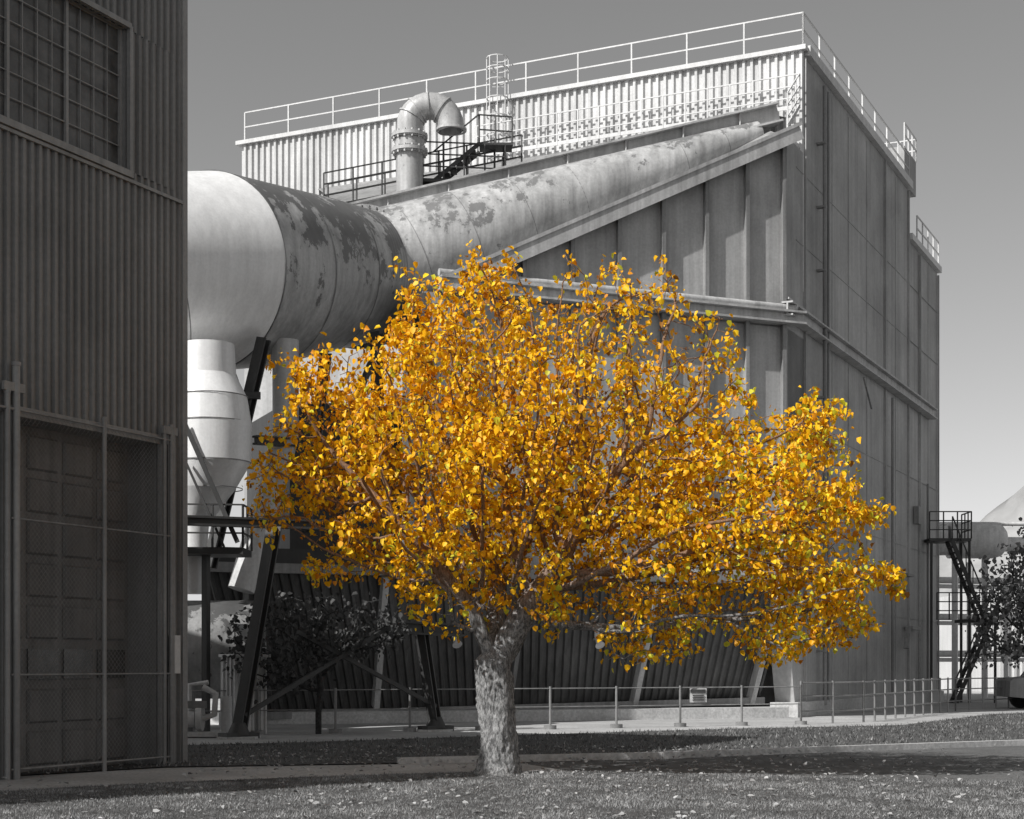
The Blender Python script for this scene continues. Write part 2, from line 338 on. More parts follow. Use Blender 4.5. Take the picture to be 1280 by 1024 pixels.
mb.beam(V(-7.0,37.9,5.6),V(-6.2,38.5,8.6),.12,.12); mb.beam(V(-7.0,38,8.0),V(-6.0,38.1,8.0),.16,.16); mb.beam(V(-6.9,38.2,9.2),V(-6.3,38.2,7.6),.1,.1)
mb.ibeam(V(-5.0,38.5,4.8),V(-4.6,39.5,9.3),.22,.22)
mb.ibeam(V(-3.4,41,4.6),V(-3.6,42.5,10.4),.26,.26); mb.ibeam(V(-6.2,38.5,7.0),V(-3.4,41.5,7.2),.2,.22); mb.beam(V(-5.0,38.5,5),V(-3.5,42,10),.14,.14)
for f in (fa,fb):
    mb.beam(f+V(-.3,-.25,.08),f+V(.3,.25,.08),.4,.12); mb.tube([f+V(0,0,.1),f+V(0,0,.35)],[.25,.14],12)
mb.obj('legs',M_dark,Q)
mb=MB()
for f in (fa,fb): mb.prism([f+V(-.4,-.4,0),f+V(.4,-.4,0),f+V(.4,.4,0),f+V(-.4,.4,0)],0,.06)
mb.obj('footings',M_conc,Q)
E=empty('dust_collector_vessel'); mb=MB()
cx,cy=-6.95,36.5
prof=[(8.9,.6,0),(8.2,.64,0),(7.7,.84,.05),(7.1,.92,.07),(6.2,.92,.05),(5.6,.72,-.1),(4.8,.32,-.3),(3.2,.22,-.32)]
mb.tube([V(cx+p[2],cy,p[0]) for p in prof],[p[1] for p in prof],32,True,[V(0,0,-1)]*len(prof),True)
mb.obj('shell',M_elbow,E)
mb=MB(); mb.tube([V(-5.6,39.5,9.6),V(-5.6,39.5,7.2),V(-6.6,38.9,3.4)],.33,20); mb.obj('inclined_pipe',M_white,E)
mb=MB()
for z_,r_ in ((7.7,.86),(7.1,.935),(6.2,.935),(5.6,.74)): mb.tube([V(cx+.05,cy,z_-.012),V(cx+.05,cy,z_+.012)],r_,32,False)
mb.obj('weld_bands',M_beam,E)
mb=MB(); mb.prism([(-8,35.4),(-6.0,35.6),(-6.0,36.8),(-8,36.8)],4.05,4.2); mb.rail([V(-8,35.4,4.2),V(-6.0,35.6,4.2),V(-6,36.8,4.2)],.95,.6,.04,2)
mb.beam(V(-6.9,36,4.1),V(-6.9,36,0),.14,.14); mb.beam(V(-7.3,35.5,7.0),V(-6.1,35.5,4.3),.05,.10); mb.beam(V(-7.3,35.5,6.2),V(-6.4,35.5,4.2),.05,.05)
mb.obj('platform',M_dark,E)
St0=empty('storage_tank')
mb=MB(); mb.tube([V(-9.5,39,1.95),V(-6.3,39,1.95),V(-6.15,39,1.95)],[1.2,1.2,1.0],32); mb.obj('drum',M_duct,St0)
mb=MB()
for x in (-8.8,-7.0): mb.prism([(x,38.3),(x+.25,38.3),(x+.25,39.7),(x,39.7)],0,1.1)
mb.obj('saddles',M_conc,St0)
mb=MB(); mb.corr(V(-6.55,35.9,0),V(-6.15,35.6,0),V(-6.15,35.6,1.75),V(-6.55,35.9,1.75),V(-.3,-1,0),.13,.04); mb.corr(V(-6.15,35.6,0),V(-5.6,36.4,0),V(-5.6,36.4,1.75),V(-6.15,35.6,1.75),V(.7,-.7,0),.13,.04)
mb.hexa([(-6.6,35.9,1.75),(-6.15,35.5,1.75),(-5.5,36.4,1.75),(-6.2,36.8,1.75)],[(-6.6,35.9,1.82),(-6.15,35.5,1.82),(-5.5,36.4,1.82),(-6.2,36.8,1.82)]); mb.obj('metal_shed',M_white)
Pm=empty('pump_unit')
mb=MB(); mb.beam(V(-7.4,34.6,.08),V(-6.2,34.6,.08),.5,.1); mb.tube([V(-7.3,34.6,.42),V(-6.85,34.6,.42)],.2,16); mb.tube([V(-6.82,34.6,.42),V(-6.7,34.6,.42)],.28,16); mb.tube([V(-6.7,34.6,.42),V(-6.45,34.6,.5),V(-6.42,34.6,.95),V(-6.7,34.6,1.1)],.07,10)
mb.tube([V(-7.0,34.7,.5),V(-7.0,34.7,1.15),V(-6.6,34.7,1.2)],.05,8); mb.tube([V(-6.2,34.7,.1),V(-6.2,34.7,.9)],.12,12); mb.obj('machine',M_galv,Pm)
mb=MB(); mb.prism([(-7.5,35.0),(-7.0,35.0),(-7.0,35.3),(-7.5,35.3)],.1,1.0); mb.beam(V(-7.0,34.5,.72),V(-6.6,34.5,.72),.1,.16); mb.obj('control_box',M_beam,Pm)
# ------------------------------------------------------------------ near building
N=empty('corrugated_warehouse')
N0=V(-5.3,25.5,0)
def NF(t,z,off=0): return N0-bd*t+nS*off+V(0,0,z)
H=12.45; T=13.75
op=[(.6,3.75,0,5.05),(1.34,6.2,9.1,11.25)]
mb=MB()
def cr(t0,t1,z0,z1): mb.corr(NF(t1,z0),NF(t0,z0),NF(t0,z1),NF(t1,z1),nS,.16,.05)
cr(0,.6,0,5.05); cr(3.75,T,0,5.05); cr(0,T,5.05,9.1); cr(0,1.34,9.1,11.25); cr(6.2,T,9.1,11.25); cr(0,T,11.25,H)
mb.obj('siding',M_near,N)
mb=MB(); q=[NF(0,0,-.6),NF(T,0,-.6),NF(T,0,-.6)+a*14,NF(0,0,-.6)+a*14]; mb.prism([(p.x,p.y) for p in q],0,H-.02)
mb.corr(NF(0,0,-.02),NF(0,0,-.62),NF(0,H,-.62),NF(0,H,-.02),bd,.14,.03)
for (t0,t1,z0,z1) in op:
    mb.face([NF(t0,z0),NF(t0,z0,-.6),NF(t0,z1,-.6),NF(t0,z1)]); mb.face([NF(t1,z0),NF(t1,z0,-.6),NF(t1,z1,-.6),NF(t1,z1)])
    mb.face([NF(t0,z1),NF(t1,z1),NF(t1,z1,-.6),NF(t0,z1,-.6)])
mb.face([NF(T,0,0),NF(T,0,-.6),NF(T,H,-.6),NF(T,H,0)])
mb.face([NF(0,H,.04),NF(T,H,.04),NF(T,H,-.62),NF(0,H,-.62)])
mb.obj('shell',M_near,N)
mb=MB()
mb.beam(NF(-.03,0,.03),NF(-.03,H,.03),.1,.12,up=bd); mb.beam(NF(.0,8.95,.06),NF(T,8.95,.06),.04,.05)
mb.beam(NF(.55,5.1,.06),NF(3.85,5.1,.06),.06,.14); mb.beam(NF(.56,0,.06),NF(.56,5.1,.06),.06,.1,up=bd); mb.beam(NF(3.8,0,.06),NF(3.8,5.1,.06),.06,.1,up=bd)
mb.beam(NF(1.28,9.04,.06),NF(6.3,9.04,.06),.1,.1); mb.beam(NF(1.3,11.3,.05),NF(6.3,11.3,.05),.08,.08); mb.beam(NF(1.3,9.1,.05),NF(1.3,11.3,.05),.07,.07,up=bd)
mb.obj('trim',M_neartrim,N)
mb=MB(); mb.face([NF(1.34,9.1,-.12),NF(6.2,9.1,-.12),NF(6.2,11.25,-.12),NF(1.34,11.25,-.12)]); mb.obj('window_glass',M_glass,N)
mb=MB()
for i in range(0,17):
    t=1.36+i*.3; w=.05 if i%4==0 else .013; mb.beam(NF(t,9.1,-.09),NF(t,11.25,-.09),w,w,up=bd)
for z in np.arange(9.12,11.3,.355): mb.beam(NF(1.34,z,-.085),NF(6.2,z,-.085),.013,.015)
mb.obj('window_frame',M_neartrim,N)
mb=MB(); mb.face([NF(.6,0,-.56),NF(3.75,0,-.56),NF(3.75,5.05,-.56),NF(.6,5.05,-.56)])
for i in range(8):
    for j in range(4):
        t0=.7+j*.76; z0=.12+i*.615
        if i==2: continue
        mb.hexa([NF(t0,z0,-.55),NF(t0+.64,z0,-.55),NF(t0+.64,z0+.5,-.55),NF(t0,z0+.5,-.55)],[NF(t0+.03,z0+.03,-.52),NF(t0+.61,z0+.03,-.52),NF(t0+.61,z0+.47,-.52),NF(t0+.03,z0+.47,-.52)])
mb.obj('door',M_door,N)
mb=MB()
for j in range(4):
    t0=.7+j*.76; mb.hexa([NF(t0,1.38,-.55),NF(t0+.64,1.38,-.55),NF(t0+.64,1.82,-.55),NF(t0,1.82,-.55)],[NF(t0,1.38,-.53),NF(t0+.64,1.38,-.53),NF(t0+.64,1.82,-.53),NF(t0,1.82,-.53)])
mb.obj('door_windows',M_glass,N)
mb=MB(); c=NF(.3,1.75,.1); e_=[c+bd*.1-V(0,0,.3),c-bd*.1-V(0,0,.3),c-bd*.1+V(0,0,.3),c+bd*.1+V(0,0,.3)]; mb.hexa(e_,[p+nS*.06 for p in e_]); mb.obj('notice_board',M_galv,N)
L=empty('chain_link_fence'); mb=MB(); off=.16
for t,h,r_ in ((.42,5.3,.045),(.6,5.25,.03),(2.02,5.2,.035),(3.85,5.7,.055),(4.02,5.3,.04)):
    mb.tube([NF(t,0,off),NF(t,h,off)],r_,10)
    mb.tube([NF(t,h,off),NF(t,h+.05,off)],r_*1.2,10)
for z in (.15,1.45,3.6,5.1):
    mb.tube([NF(.45,z,off),NF(3.95,z,off)],.015,8)
mb.beam(NF(.3,5.25,off),NF(.65,5.25,off),.05,.12); mb.beam(NF(3.7,5.4,off),NF(4.1,5.4,off),.05,.12)
mb.tube([NF(3.85,5.1,off),NF(7,5.1,off)],.022,8); mb.tube([NF(6.5,0,off),NF(6.5,5.3,off)],.05,8)
mb.obj('posts',M_beam,L)
mb=MB(); w_,h_=3.25,4.95; sp=.085
for sgn in (1,-1):
    k=-h_
    while k<w_:
        x0=max(k,0); x1=min(k+h_,w_)
        if x1>x0:
            z0=x0-k; z1=x1-k
            if sgn<0: z0,z1=h_-z0,h_-z1
            p0=NF(.6+x0,z0+.12,off+.01*sgn); p1=NF(.6+x1,z1+.12,off+.01*sgn); mb.beam(p0,p1,.0028,.0028)
        k+=sp
mb.obj('mesh',M_beam,L)
# ------------------------------------------------------------------ low fence, sign
R=empty('pipe_railing_fence'); mb=MB(); f0,f1=V(-7.4,35.3,0),V(7.6,42.0,0)
n=9
for i in range(n+1):
    p=f0.lerp(f1,i/n); mb.tube([p,p+V(0,0,1.05)],.03,8); mb.tube([p+V(0,0,.0),p+V(0,0,.1)],.16,10)
for z in (.55,1.0): mb.tube([f0+V(0,0,z),f1+V(0,0,z)],.014,6)
g=[V(7.6,42,0),V(9.6,43.6,0),V(15,54,0),V(20,60,0)]
for p,q_ in zip(g[:-1],g[1:]):
    m_=max(2,int((q_-p).length/1.1))
    for i in range(m_+1): c=p.lerp(q_,i/m_); mb.tube([c,c+V(0,0,1.15)],.03,8)
    for z in (.35,.75,1.1): mb.tube([p+V(0,0,z),q_+V(0,0,z)],.02,6)
mb.obj('rails',M_beam,R)
S=empty('warning_sign'); c=f0.lerp(f1,.81)+V(0,-.06,0)
mb=MB(); mb.hexa([c+V(-.22,0,.62),c+V(.22,.1,.62),c+V(.22,.1,.98),c+V(-.22,0,.98)],[c+V(-.22,.02,.62),c+V(.22,.12,.62),c+V(.22,.12,.98),c+V(-.22,.02,.98)]); mb.obj('plate',M_white,S)
mb=MB(); mb.hexa([c+V(-.19,-.0,.86),c+V(.19,.08,.86),c+V(.19,.08,.95),c+V(-.19,-.0,.95)],[c+V(-.19,-.012,.86),c+V(.19,.07,.86),c+V(.19,.07,.95),c+V(-.19,-.012,.95)])
for z in (.68,.74,.8): mb.beam(c+V(-.15,.0,z),c+V(.15,.06,z),.02,.022)
mb.obj('lettering',M_dark,S)
for t in (5.9,10.2,13.4):
    mb=MB(); p=W(t,2.3,-.45); mb.tube([p,p+nW*.12-V(0,0,.1),p+nW*.2-V(0,0,.18)],[.06,.09,.14],12); mb.beam(p-nW*.4,p,.06,.06); mb.beam(p+V(0,0,.02),p+V(0,0,.22),.1,.12); mb.obj('floodlight',M_galv)
# ------------------------------------------------------------------ right side structures
X=empty('exterior_staircase'); mb=MB(); o=V(17.6,65,0)
mb.prism([o+V(-.6,0,0),o+V(1.1,0,0),o+V(1.1,1.4,0),o+V(-.6,1.4,0)],6.6,6.72); mb.rail([o+V(-.6,0,6.7),o+V(1.1,0,6.7),o+V(1.1,1.4,6.7)],1.1,.5,.05,2)
mb.prism([o+V(.8,0,0),o+V(2.2,0,0),o+V(2.2,1.4,0),o+V(.8,1.4,0)],3.3,3.42); mb.rail([o+V(-.3,0,3.4),o+V(2.2,0,3.4)],1.1,.5,.05,2)
for (A,Bq) in ((V(.3,-.1,6.6),V(1.6,-.1,3.4)),(V(1.8,-.3,3.3),V(.4,-.3,0))):
    for yy in (0,.8): mb.beam(o+A+V(0,yy,0),o+Bq+V(0,yy,0),.06,.16)
    mb.beam(o+A+V(0,0,1),o+Bq+V(0,0,1),.05,.05)
    for i in range(15):
        c=A.lerp(Bq,i/14); mb.beam(o+c+V(0,.05,0),o+c+V(0,.75,0),.2,.04)
        if i%3==0: mb.beam(o+c,o+c+V(0,0,1),.04,.04)
for x,y in ((-.5,.1),(1.05,.1),(2.1,.1),(1.05,1.3)): mb.beam(o+V(x,y,0),o+V(x,y,6.6 if x<2 else 3.3),.1,.1)
mb.obj('stairs',M_dark,X)
mb=MB(); mb.tube([V(20.5,75,7.4),V(22.6,75,7.4),V(22.95,75,7.4),V(23.15,75,7.4),V(23.25,75,7.4)],[.85,.85,.74,.5,.1],28); mb.tube([V(17,76,7.4),V(20.5,75,7.4)],.7,24); mb.tube([V(15,77,8.35),V(32,77,8.35)],.1,8); mb.tube([V(22.5,76,7.3),V(34,76,7.2)],.35,16)
for x in (20.8,22.2,27): mb.beam(V(x,75,0),V(x,75,7.0),.25,.25)
mb.obj('overhead_pipeline',M_white)
Wh=empty('storage_warehouse')
mb=MB(); mb.prism([(27,88),(42,92),(42,104),(27,104)],0,5.8); mb.corr(V(26.9,87.95,0),V(42,91.9,0),V(42,91.9,5.8),V(26.9,87.95,5.8),V(.25,-1,0),.5,.12); mb.beam(V(26.8,87.9,5.85),V(42,91.8,5.85),.4,.25); mb.obj('walls',M_galv,Wh)
mb=MB()
for x in (28.5,31.5,34.5):
    y=87.9+(x-27)*.263-.15; mb.hexa([(x,y,.1),(x+2,y+.53,.1),(x+2,y+.53,3.2),(x,y,3.2)],[(x,y-.08,.1),(x+2,y+.45,.1),(x+2,y+.45,3.2),(x,y-.08,3.2)])
mb.obj('doors',M_beam,Wh)
mb=MB()
for z in (1.8,3.6,5.4): mb.beam(V(20.5,78,z),V(27,80,z),.14,.2); mb.tube([V(20.5,78,z+.3),V(27,80,z+.3)],.16,8)
for x in (20.6,22.5,24.5,26.4): mb.beam(V(x,78+(x-20.5)*.3,0),V(x,78+(x-20.5)*.3,6.6),.2,.2)
mb.obj('pipe_rack',M_galv)
Tk=empty('parked_truck'); mb=MB(); tx,ty=17.45,56
prof=[(0,.45),(0.03,1.0),(.15,1.08),(.95,1.15),(1.45,1.82),(1.6,1.87),(2.8,1.88),(2.95,1.8),(3.0,1.15),(5.1,1.12),(5.15,.45),(4.6,.4),(4.2,.75),(3.75,.4),(1.45,.4),(.95,.78),(.5,.4)]
mb.hexa([(tx+p[0],ty,p[1]) for p in prof],[(tx+p[0],ty+1.85,p[1]) for p in prof]); mb.obj('body',M_beam,Tk)
mb=MB(); mb.face([(tx+1.05,ty-.01,1.2),(tx+1.48,ty-.01,1.76),(tx+2.0,ty-.01,1.8),(tx+2.0,ty-.01,1.2)]); mb.face([(tx+2.1,ty-.01,1.2),(tx+2.1,ty-.01,1.8),(tx+2.8,ty-.01,1.8),(tx+2.85,ty-.01,1.2)]); mb.obj('windows',M_glass,Tk)
mb=MB()
for x in (.95,4.2):
    for y in (-.05,1.65): mb.tube([V(tx+x,ty+y,.38),V(tx+x,ty+y+.25,.38)],.38,20)
mb.obj('wheels',M_tyre,Tk)
mb=MB()
for x in (.95,4.2): mb.tube([V(tx+x,ty-.07,.38),V(tx+x,ty-.055,.38)],.2,12)
mb.obj('hubcaps',M_galv,Tk)
# ------------------------------------------------------------------ ground
def sheet(name,poly,z,mat):
    mb=MB(); mb.face([(p[0],p[1],z) for p in poly]); return mb.obj(name,mat)
sheet('ground',[(-4000,-500),(4000,-500),(4000,6000),(-4000,6000)],0,M_ground)
lawn_edge=[(-30,13.5),(-8,17.8),(-5.6,20.3),(-4.4,21.2),(-2.5,22.3),(-.5,23.2),(1.2,23.2),(3.5,22.4),(7,21.2),(30,19)]
walk_back=[(-30,17),(-9,20.3),(-5.3,24.4),(-3,25.0),(-1.8,25.3)]
kerb=[(-1.8,25.3),(0,26.0),(2.5,26.9),(5,28.4),(9.5,31),(20,36),(40,44)]
strip_far=[(-9,29.5),(-4,32.2),(0,35.2),(5,38.6),(10,41.0),(15,50),(30,62),(60,80)]
sheet('road',[(-1.8,25.2)]+[(x,y-.1) for x,y in kerb[1:]]+[(60,20),(30,14),(4,15),(-3,20)],.006,M_asph)
sheet('sidewalk',[(-30,10),(-8,14),(-4,18),(-1,21.5),(1,23.3),(0,25.9)]+walk_back[::-1],.012,M_walk)
sheet('concrete_apron',[(-30,18),(-9,29.3),(-4,32.0),(0,35.0),(5,38.4),(10,40.8),(15,49.8),(30,61.8),(60,80),(60,120),(-30,120)],.006,M_apron)
mb=MB()
for p,q_ in zip(kerb[:-1],kerb[1:]):
    mb.beam(V(*p,.05),V(*q_,.05),.16,.13)
mb.obj('kerb',M_conc)
backp=walk_back[1:]+kerb[1:]+[(60,80)]+strip_far[::-1]
sheet('lawn_back',backp,.03,M_lawn)
near=[(-30,5),(30,5)]+lawn_edge[::-1]
sheet('lawn',near,.035,M_lawn)
def inpoly(px,py,poly):
    px=np.asarray(px);py=np.asarray(py); ins=np.zeros(px.shape,bool); n=len(poly)
    for i in range(n):
        x1,y1=poly[i];x2,y2=poly[(i+1)%n]
        c=((y1>py)!=(y2>py))&(px<(x2-x1)*(py-y1)/((y2-y1)+1e-12)+x1); ins^=c
    return ins
def blades(name,poly,box,n,h,w,c0,c1):
    x=rng.uniform(box[0],box[1],n);y=rng.uniform(box[2],box[3],n); jx=x+rng.normal(0,.06,n); jy=y+rng.normal(0,.06,n); k=inpoly(jx,jy,poly)&(np.abs(x)<y*.36+1); x=x[k];y=y[k];n=len(x)
    ang=rng.uniform(0,6.28,n); hh=h*rng.uniform(.4,1.2,n); ww=w*rng.uniform(.6,1.3,n); lx=rng.normal(0,.5,n)*hh; ly=rng.normal(0,.5,n)*hh
    pat=np.array([noise.noise(Vector((a_*1.1,b_*1.1,0)))*.6+noise.noise(Vector((a_*5,b_*5,3)))*.6 for a_,b_ in zip(x,y)])
    hh=hh*(1+.9*pat)
    v=np.zeros((n,3,3)); v[:,0]=np.stack([x-np.cos(ang)*ww,y-np.sin(ang)*ww,np.full(n,.03)],1); v[:,1]=np.stack([x+np.cos(ang)*ww,y+np.sin(ang)*ww,np.full(n,.03)],1); v[:,2]=np.stack([x+lx,y+ly,.03+hh],1)
    g=rng.uniform(c0,c1,n)*np.clip(1+1.1*pat,.3,1.7); col=np.ones((n,3,4)); col[:,:,:3]=g[:,None,None]
    return fast_mesh(name,v.reshape(-1,3),np.arange(3*n),3,M_blade,None,col.reshape(-1,4))
blades('lawn_grass',near,(-8,9,15.5,23.5),210000,.030,.006,.12,.32)
blades('lawn_back_grass',backp,(-9,22,20,60),90000,.06,.014,.08,.22)
# ------------------------------------------------------------------ leaves generator
LT=np.array([[0,0,0],[-.48,.22,.10],[-.40,.68,.08],[0,1.05,-.06],[.40,.68,.08],[.48,.22,.10]]); LF=np.array([0,3,2,1,0,5,4,3])
def leaves(name,pos,size,cols,parent,mat=M_leaf,flat=False):
    n=len(pos); az=rng.uniform(0,2*np.pi,n)
    if flat: tilt=rng.normal(0,.25,n); roll=rng.normal(0,.25,n)
    else: tilt=rng.normal(-.75,.55,n); roll=rng.normal(0,.75,n)
    sz=size*rng.uniform(.5,1.3,n); P=np.repeat(LT[None],n,0)*sz[:,None,None]; P[:,:,2]*=rng.uniform(.3,3.2,n)[:,None]; P[:,:,0]*=rng.uniform(.6,1.1,n)[:,None]
    c,s=np.cos(roll)[:,None],np.sin(roll)[:,None]; x,y,z=P[...,0],P[...,1],P[...,2]; x,z=x*c+z*s,-x*s+z*c
    c,s=np.cos(tilt)[:,None],np.sin(tilt)[:,None]; y,z=y*c-z*s,y*s+z*c
    c,s=np.cos(az)[:,None],np.sin(az)[:,None]; x,y=x*c-y*s,x*s+y*c
    v=np.stack([x,y,z],-1)+pos[:,None,:]
    f=(LF[None]+6*np.arange(n)[:,None]).ravel(); col=np.ones((n,6,4)); col[:,:,:3]=cols[:,None,:]
    return fast_mesh(name,v.reshape(-1,3),f,4,mat,parent,col.reshape(-1,4))
def polydist(x,z,poly):
    d=np.full(x.shape,1e9)
    for i in range(len(poly)):
        x1,z1=poly[i];x2,z2=poly[(i+1)%len(poly)]; dx,dz=x2-x1,z2-z1
        t=np.clip(((x-x1)*dx+(z-z1)*dz)/(dx*dx+dz*dz),0,1); d=np.minimum(d,np.hypot(x-x1-t*dx,z-z1-t*dz))
    return d
def grow(name,poly,y0,depth,trunk,natt,step,infl,kill,bark,rtip,rtrunk,seed,gaps=False):
    r=np.random.default_rng(seed); xs=[p[0] for p in poly]; zs=[p[1] for p in poly]; A=[]
    while len(A)<natt:
        x=r.uniform(min(xs),max(xs),4000);z=r.uniform(min(zs),max(zs),4000); k=inpoly(x,z,poly); x=x[k];z=z[k]
        d=polydist(x,z,poly); hd=np.minimum(depth,1.75*np.sqrt(d)+.1); y=y0+r.uniform(-1,1,len(x))*hd
        keep=r.uniform(0,1,len(x))<hd/depth
        if gaps:
            nz=np.array([noise.noise(Vector((p*1.5,q*1.1,s*1.7))) for p,q,s in zip(x,y,z)])
            keep&=(nz>-.26+.28*np.exp(-d/.35))
        A+=list(np.stack([x,y,z],1)[keep])
    A=np.array(A[:natt]); nodes=[np.array(t[0],float) for t in trunk]; par=[t[1] for t in trunk]
    nd=np.full(natt,1e9); ni=np.zeros(natt,int); alive=np.ones(natt,bool)
    def upd(st):
        for j in range(st,len(nodes)):
            d=np.linalg.norm(A-nodes[j],axis=1); k=d<nd; nd[k]=d[k]; ni[k]=j
    upd(0); it=0; cnt={}
    while alive.any() and it<160:
        it+=1; act=alive&(nd<infl); st=len(nodes)
        if not act.any():
            act=alive&(nd<nd[alive].min()+.3)
        idx=np.unique(ni[act])
        for j in idx:
            if cnt.get(j,0)>=3:
                alive[act&(ni==j)]=False; continue
            k=act&(ni==j); v=(A[k]-nodes[j]); v/=np.linalg.norm(v,axis=1)[:,None]+1e-9; m=v.sum(0)+r.normal(0,.4,3)
            m/=np.linalg.norm(m)+1e-9
            nodes.append(nodes[j]+m*step); par.append(j); cnt[j]=cnt.get(j,0)+1
        upd(st); alive&=(nd>kill)
        if len(nodes)>14000: break
    nodes=np.array(nodes); n=len(nodes); kids=[[] for _ in range(n)]
    for i,p in enumerate(par):
        if p>=0: kids[p].append(i)
    w=np.zeros(n)
    for i in range(n-1,-1,-1):
        w[i]=rtip**2.1 if not kids[i] else sum(w[k] for k in kids[i])
    rad=w**(1/2.1)
    rad=rtip+(rad-rtip)*(rtrunk-rtip)/(rad[0]-rtip)
    mb=MB(); starts=[0]
    while starts:
        s0=starts.pop(); ch=[]
        if par[s0]>=0: ch.append(par[s0])
        c=s0
        while True:
            ch.append(c); ks=kids[c]
            if not ks: break
            ks=sorted(ks,key=lambda k:-w[k]); starts+=ks[1:]; c=ks[0]
        rr_=[rad[k] for k in ch]
        if par[s0]>=0: rr_[0]=min(rad[ch[0]],rad[ch[1]]*1.15)
        ns=4 if max(rr_)<.02 else (8 if max(rr_)<.12 else 28)
        if len(ch)>1: mb.tube([nodes[k] for k in ch],rr_,ns,False)
    return nodes,rad,kids,par,mb
def px(p): return ((p[0]-640)*.01142,1.6+(830-p[1])*.01142)
outline=[px(p) for p in [(312,605),(330,560),(322,530),(350,500),(340,455),(385,450),(400,425),(430,395),(455,415),(490,390),(498,335),(540,350),(575,340),(600,303),(640,325),(690,350),(705,318),(740,330),(770,315),(800,345),(825,330),(860,360),(880,395),(915,400),(925,460),(905,500),(960,480),(1005,492),(1060,508),(1055,545),(1085,570),(1080,605),(1112,640),(1090,680),(1138,730),(1105,760),(1100,810),(1030,812),(960,840),(920,805),(860,822),(765,842),(735,800),(680,790),(620,770),(560,800),(510,765),(470,745),(430,725),(360,750),(395,700),(310,670)]]
Tr=empty('yellow_autumn_tree')
tn=[((-.19,22.8,-.05),-1),((-.19,22.8,.35),0),((-.20,22.8,.7),1),((-.22,22.8,1.05),2),((-.24,22.8,1.4),3),((-.27,22.8,1.6),4),
 ((-.36,22.75,1.85),5),((-.46,22.7,2.1),6),((-.55,22.7,2.35),7),
 ((-.10,22.85,1.85),5),((.06,22.8,2.12),9),((.2,22.75,2.35),10),((.36,22.7,2.6),11),
 ((-.3,22.95,1.9),5),((-.25,23.2,2.25),13),((-.2,23.4,2.6),14)]
nodes,rad,kids,par,mb=grow('t',outline,22.8,3.1,tn,6200,.145,1.5,.18,M_bark,.0055,.25,11,True)
tp=[];tr_=[]
for i in range(61):
    z=-.05+1.72*i/60; tp.append(V(-.19-.08*max(0,(z-.5)/1.1),22.8,z)); tr_.append(.245+.15*math.exp(-(z+.05)*5.5)+.03*max(0,(z-1.2)))
mb.tube(tp,tr_,96,False)
to=mb.obj('trunk_and_branches',M_bark,Tr)
for v in to.data.vertices:
    p=v.co
    if p.z<1.75:
        c=Vector((-.22,22.8,p.z)); d=(p-c)
        if d.length<.6:
            k=noise.noise(Vector((p.x*6,p.y*6,p.z*2.2)))*.045+noise.noise(Vector((p.x*24,p.y*24,p.z*10)))*.028+noise.noise(Vector((p.x*50,p.y*50,p.z*28)))*.018
            v.co+=d.normalized()*k
idx=[i for i in range(len(nodes)) if rad[i]<.02 and nodes[i][2]>1.7]
P=[];COL=[]
pal=np.array([[.98,.545,.008],[.92,.45,.008],[1.0,.66,.02],[.66,.26,.012],[.62,.60,.04],[.32,.14,.02]])
for i in idx:
    p=nodes[i]; nz=noise.noise(Vector(p)*1.0)+.5*noise.noise(Vector(p)*2.6)
    pxx=p[0]/.01142+640; pyy=830-(p[2]-1.6)/.01142
    dens=1.0
    if 690<pxx<900 and pyy<490: dens=.35
    if pxx>900: dens=1.3
    m=(5.6 if kids[i] else 12)*dens*(1+1.3*nz)
    m=int(m+rng.uniform(0,1))
    if m<=0: continue
    q=p+rng.normal(0,.07,(m,3)); P.append(q)
    orange=max(0,.2-nz) if pxx<880 else .03
    pr=np.array([.44,.22+orange*.2,.26,.07+orange*.2,.05+(.14 if pxx>880 or pyy>700 else 0),.05+orange*.09]); pr/=pr.sum()
    ch=rng.choice(6,m,p=pr); COL.append(np.minimum(1,pal[ch]*rng.uniform(.82,1.08,(m,1))))
P=np.concatenate(P);COL=np.concatenate(COL); print('nodes',len(nodes),'leaves',len(P))
leaves('foliage',P,.080,COL,Tr)
n=2600; x=rng.uniform(-7,8,n); y=rng.uniform(15.8,30,n); k=(rng.uniform(0,1,n)<np.exp(-((x-1)**2)/40)); x=x[k];y=y[k]
g=rng.uniform(.2,.6,len(x)); leaves('fallen_leaves',np.stack([x,y,np.full(len(x),.055)],1),.065,np.stack([g,g,g],1),None,M_leaf,True)
k_=.0182
def px2(p): return ((p[0]-640)*k_,1.6+(830-p[1])*k_)
ol=[px2(p) for p in [(275,800),(300,750),(350,738),(430,742),(500,755),(530,790),(500,815),(430,830),(400,855),(340,870),(290,850)]]
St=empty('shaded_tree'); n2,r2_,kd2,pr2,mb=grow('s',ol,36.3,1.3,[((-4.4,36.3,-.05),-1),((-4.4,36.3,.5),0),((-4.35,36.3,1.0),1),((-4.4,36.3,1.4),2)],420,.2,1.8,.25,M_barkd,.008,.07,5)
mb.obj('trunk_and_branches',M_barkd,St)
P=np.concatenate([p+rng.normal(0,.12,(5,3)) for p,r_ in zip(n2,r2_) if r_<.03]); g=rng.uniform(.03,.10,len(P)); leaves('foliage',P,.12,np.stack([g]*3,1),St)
ol=[((p[0]-640)*.0305,1.6+(830-p[1])*.0305) for p in [(1212,830),(1222,760),(1215,720),(1245,690),(1290,655),(1330,660),(1390,720),(1400,800),(1370,830)]]
Rt=empty('broadleaf_tree'); n2,r2_,kd2,pr2,mb=grow('r',ol,61,2.6,[((20,61,-.05),-1),((20,61,.6),0),((20,61,1.2),1),((20,61,1.9),2)],500,.3,2.5,.35,M_barkd,.012,.16,6)
mb.obj('trunk_and_branches',M_barkd,Rt)
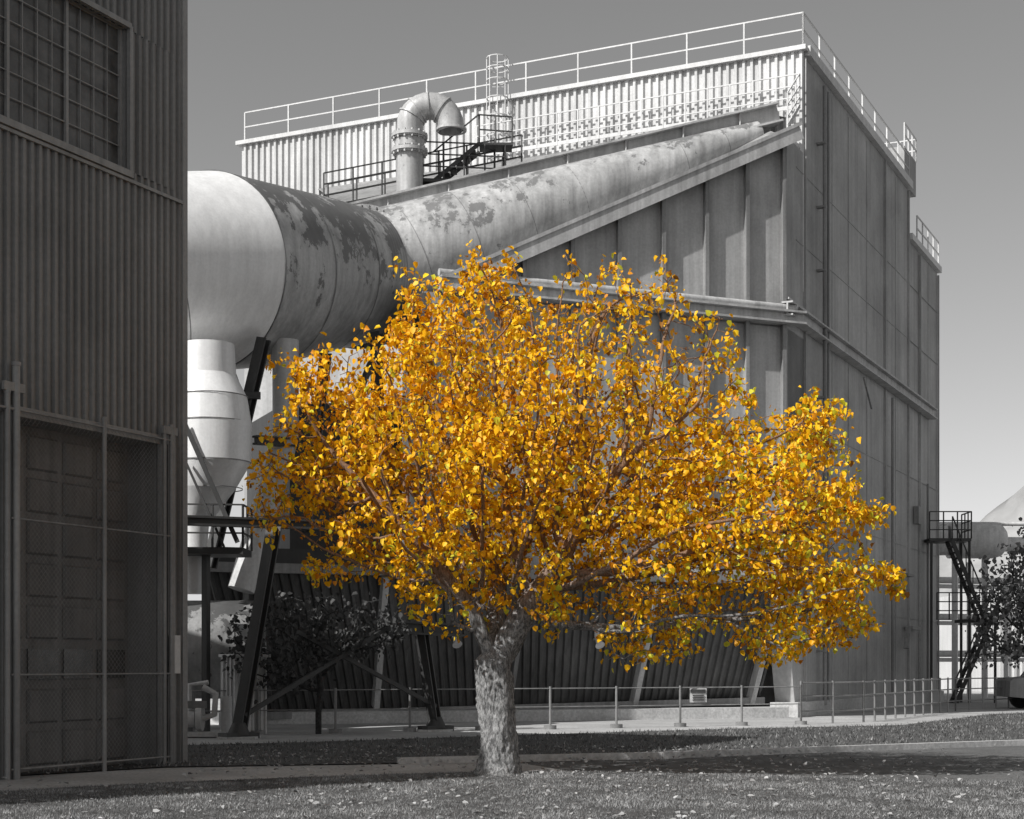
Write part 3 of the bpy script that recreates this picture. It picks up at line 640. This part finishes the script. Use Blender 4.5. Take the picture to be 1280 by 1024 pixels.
P=np.concatenate([p+rng.normal(0,.2,(7,3)) for p,r_ in zip(n2,r2_) if r_<.05]); g=rng.uniform(.08,.30,len(P)); leaves('foliage',P,.17,np.stack([g]*3,1),Rt)
# mountains
m,nt,b=new_mat('mountain_rock'); n_=noise_node(nt,.006,(1,1,2)); r=ramp(nt,n_.outputs[0],[(.35,.24),(.65,.36)]); nt.links.new(r.outputs[0],b.inputs['Base Color']); b.inputs['Roughness'].default_value=1
vs=[];fs=[];nx,ny=260,24
for j in range(ny):
    for i in range(nx):
        x=-1800+5000*i/(nx-1); f=j/(ny-1); y=2300+900*f
        env=max(0,min(1,(x-420)/900)); hgt=(75+360*env)*(1-abs(2*f-1)**1.4)*(1+.45*noise.fractal(Vector((x*.004,y*.004,2)),1,2,6))
        vs.append((x,y,hgt-2))
for j in range(ny-1):
    for i in range(nx-1): fs+= [j*nx+i,j*nx+i+1,(j+1)*nx+i+1,(j+1)*nx+i]
fast_mesh('hills',vs,fs,4,m,None,None,True)
# ------------------------------------------------------------------ light, sky, camera
EL=math.radians(42); az=math.atan2(-.77,-.64)
Sd=V(math.sin(az)*math.cos(EL),math.cos(az)*math.cos(EL),math.sin(EL))
sl=bpy.data.lights.new('sun','SUN'); sl.energy=5.0; sl.angle=math.radians(.5); sl.color=(1,.985,.96)
so=link(bpy.data.objects.new('sun',sl)); so.rotation_euler=Sd.to_track_quat('Z','Y').to_euler(); so.location=(-30,-30,40)
w=bpy.data.worlds.new('World'); scene.world=w; w.use_nodes=True; nt=w.node_tree; bg=nt.nodes['Background']
sky=nt.nodes.new('ShaderNodeTexSky'); sky.sky_type='NISHITA'; sky.sun_disc=False; sky.sun_elevation=EL; sky.sun_rotation=az%(2*math.pi)
dp=nt.nodes.new('ShaderNodeVectorMath'); dp.operation='DOT_PRODUCT'; dp.inputs[1].default_value=(.76,.26,.04)
nt.links.new(sky.outputs[0],dp.inputs[0]); nt.links.new(dp.outputs['Value'],bg.inputs['Color']); bg.inputs['Strength'].default_value=.14
cam=bpy.data.cameras.new('camera'); co=link(bpy.data.objects.new('camera',cam)); co.location=(0,0,1.6); co.rotation_euler=(math.pi/2,0,0)
cam.sensor_width=36; cam.lens=1996/1280*36; cam.shift_y=318/1280; cam.clip_end=9000; cam.clip_start=.1
scene.camera=co
scene.view_settings.view_transform='Standard'; scene.view_settings.look='None'; scene.view_settings.exposure=0
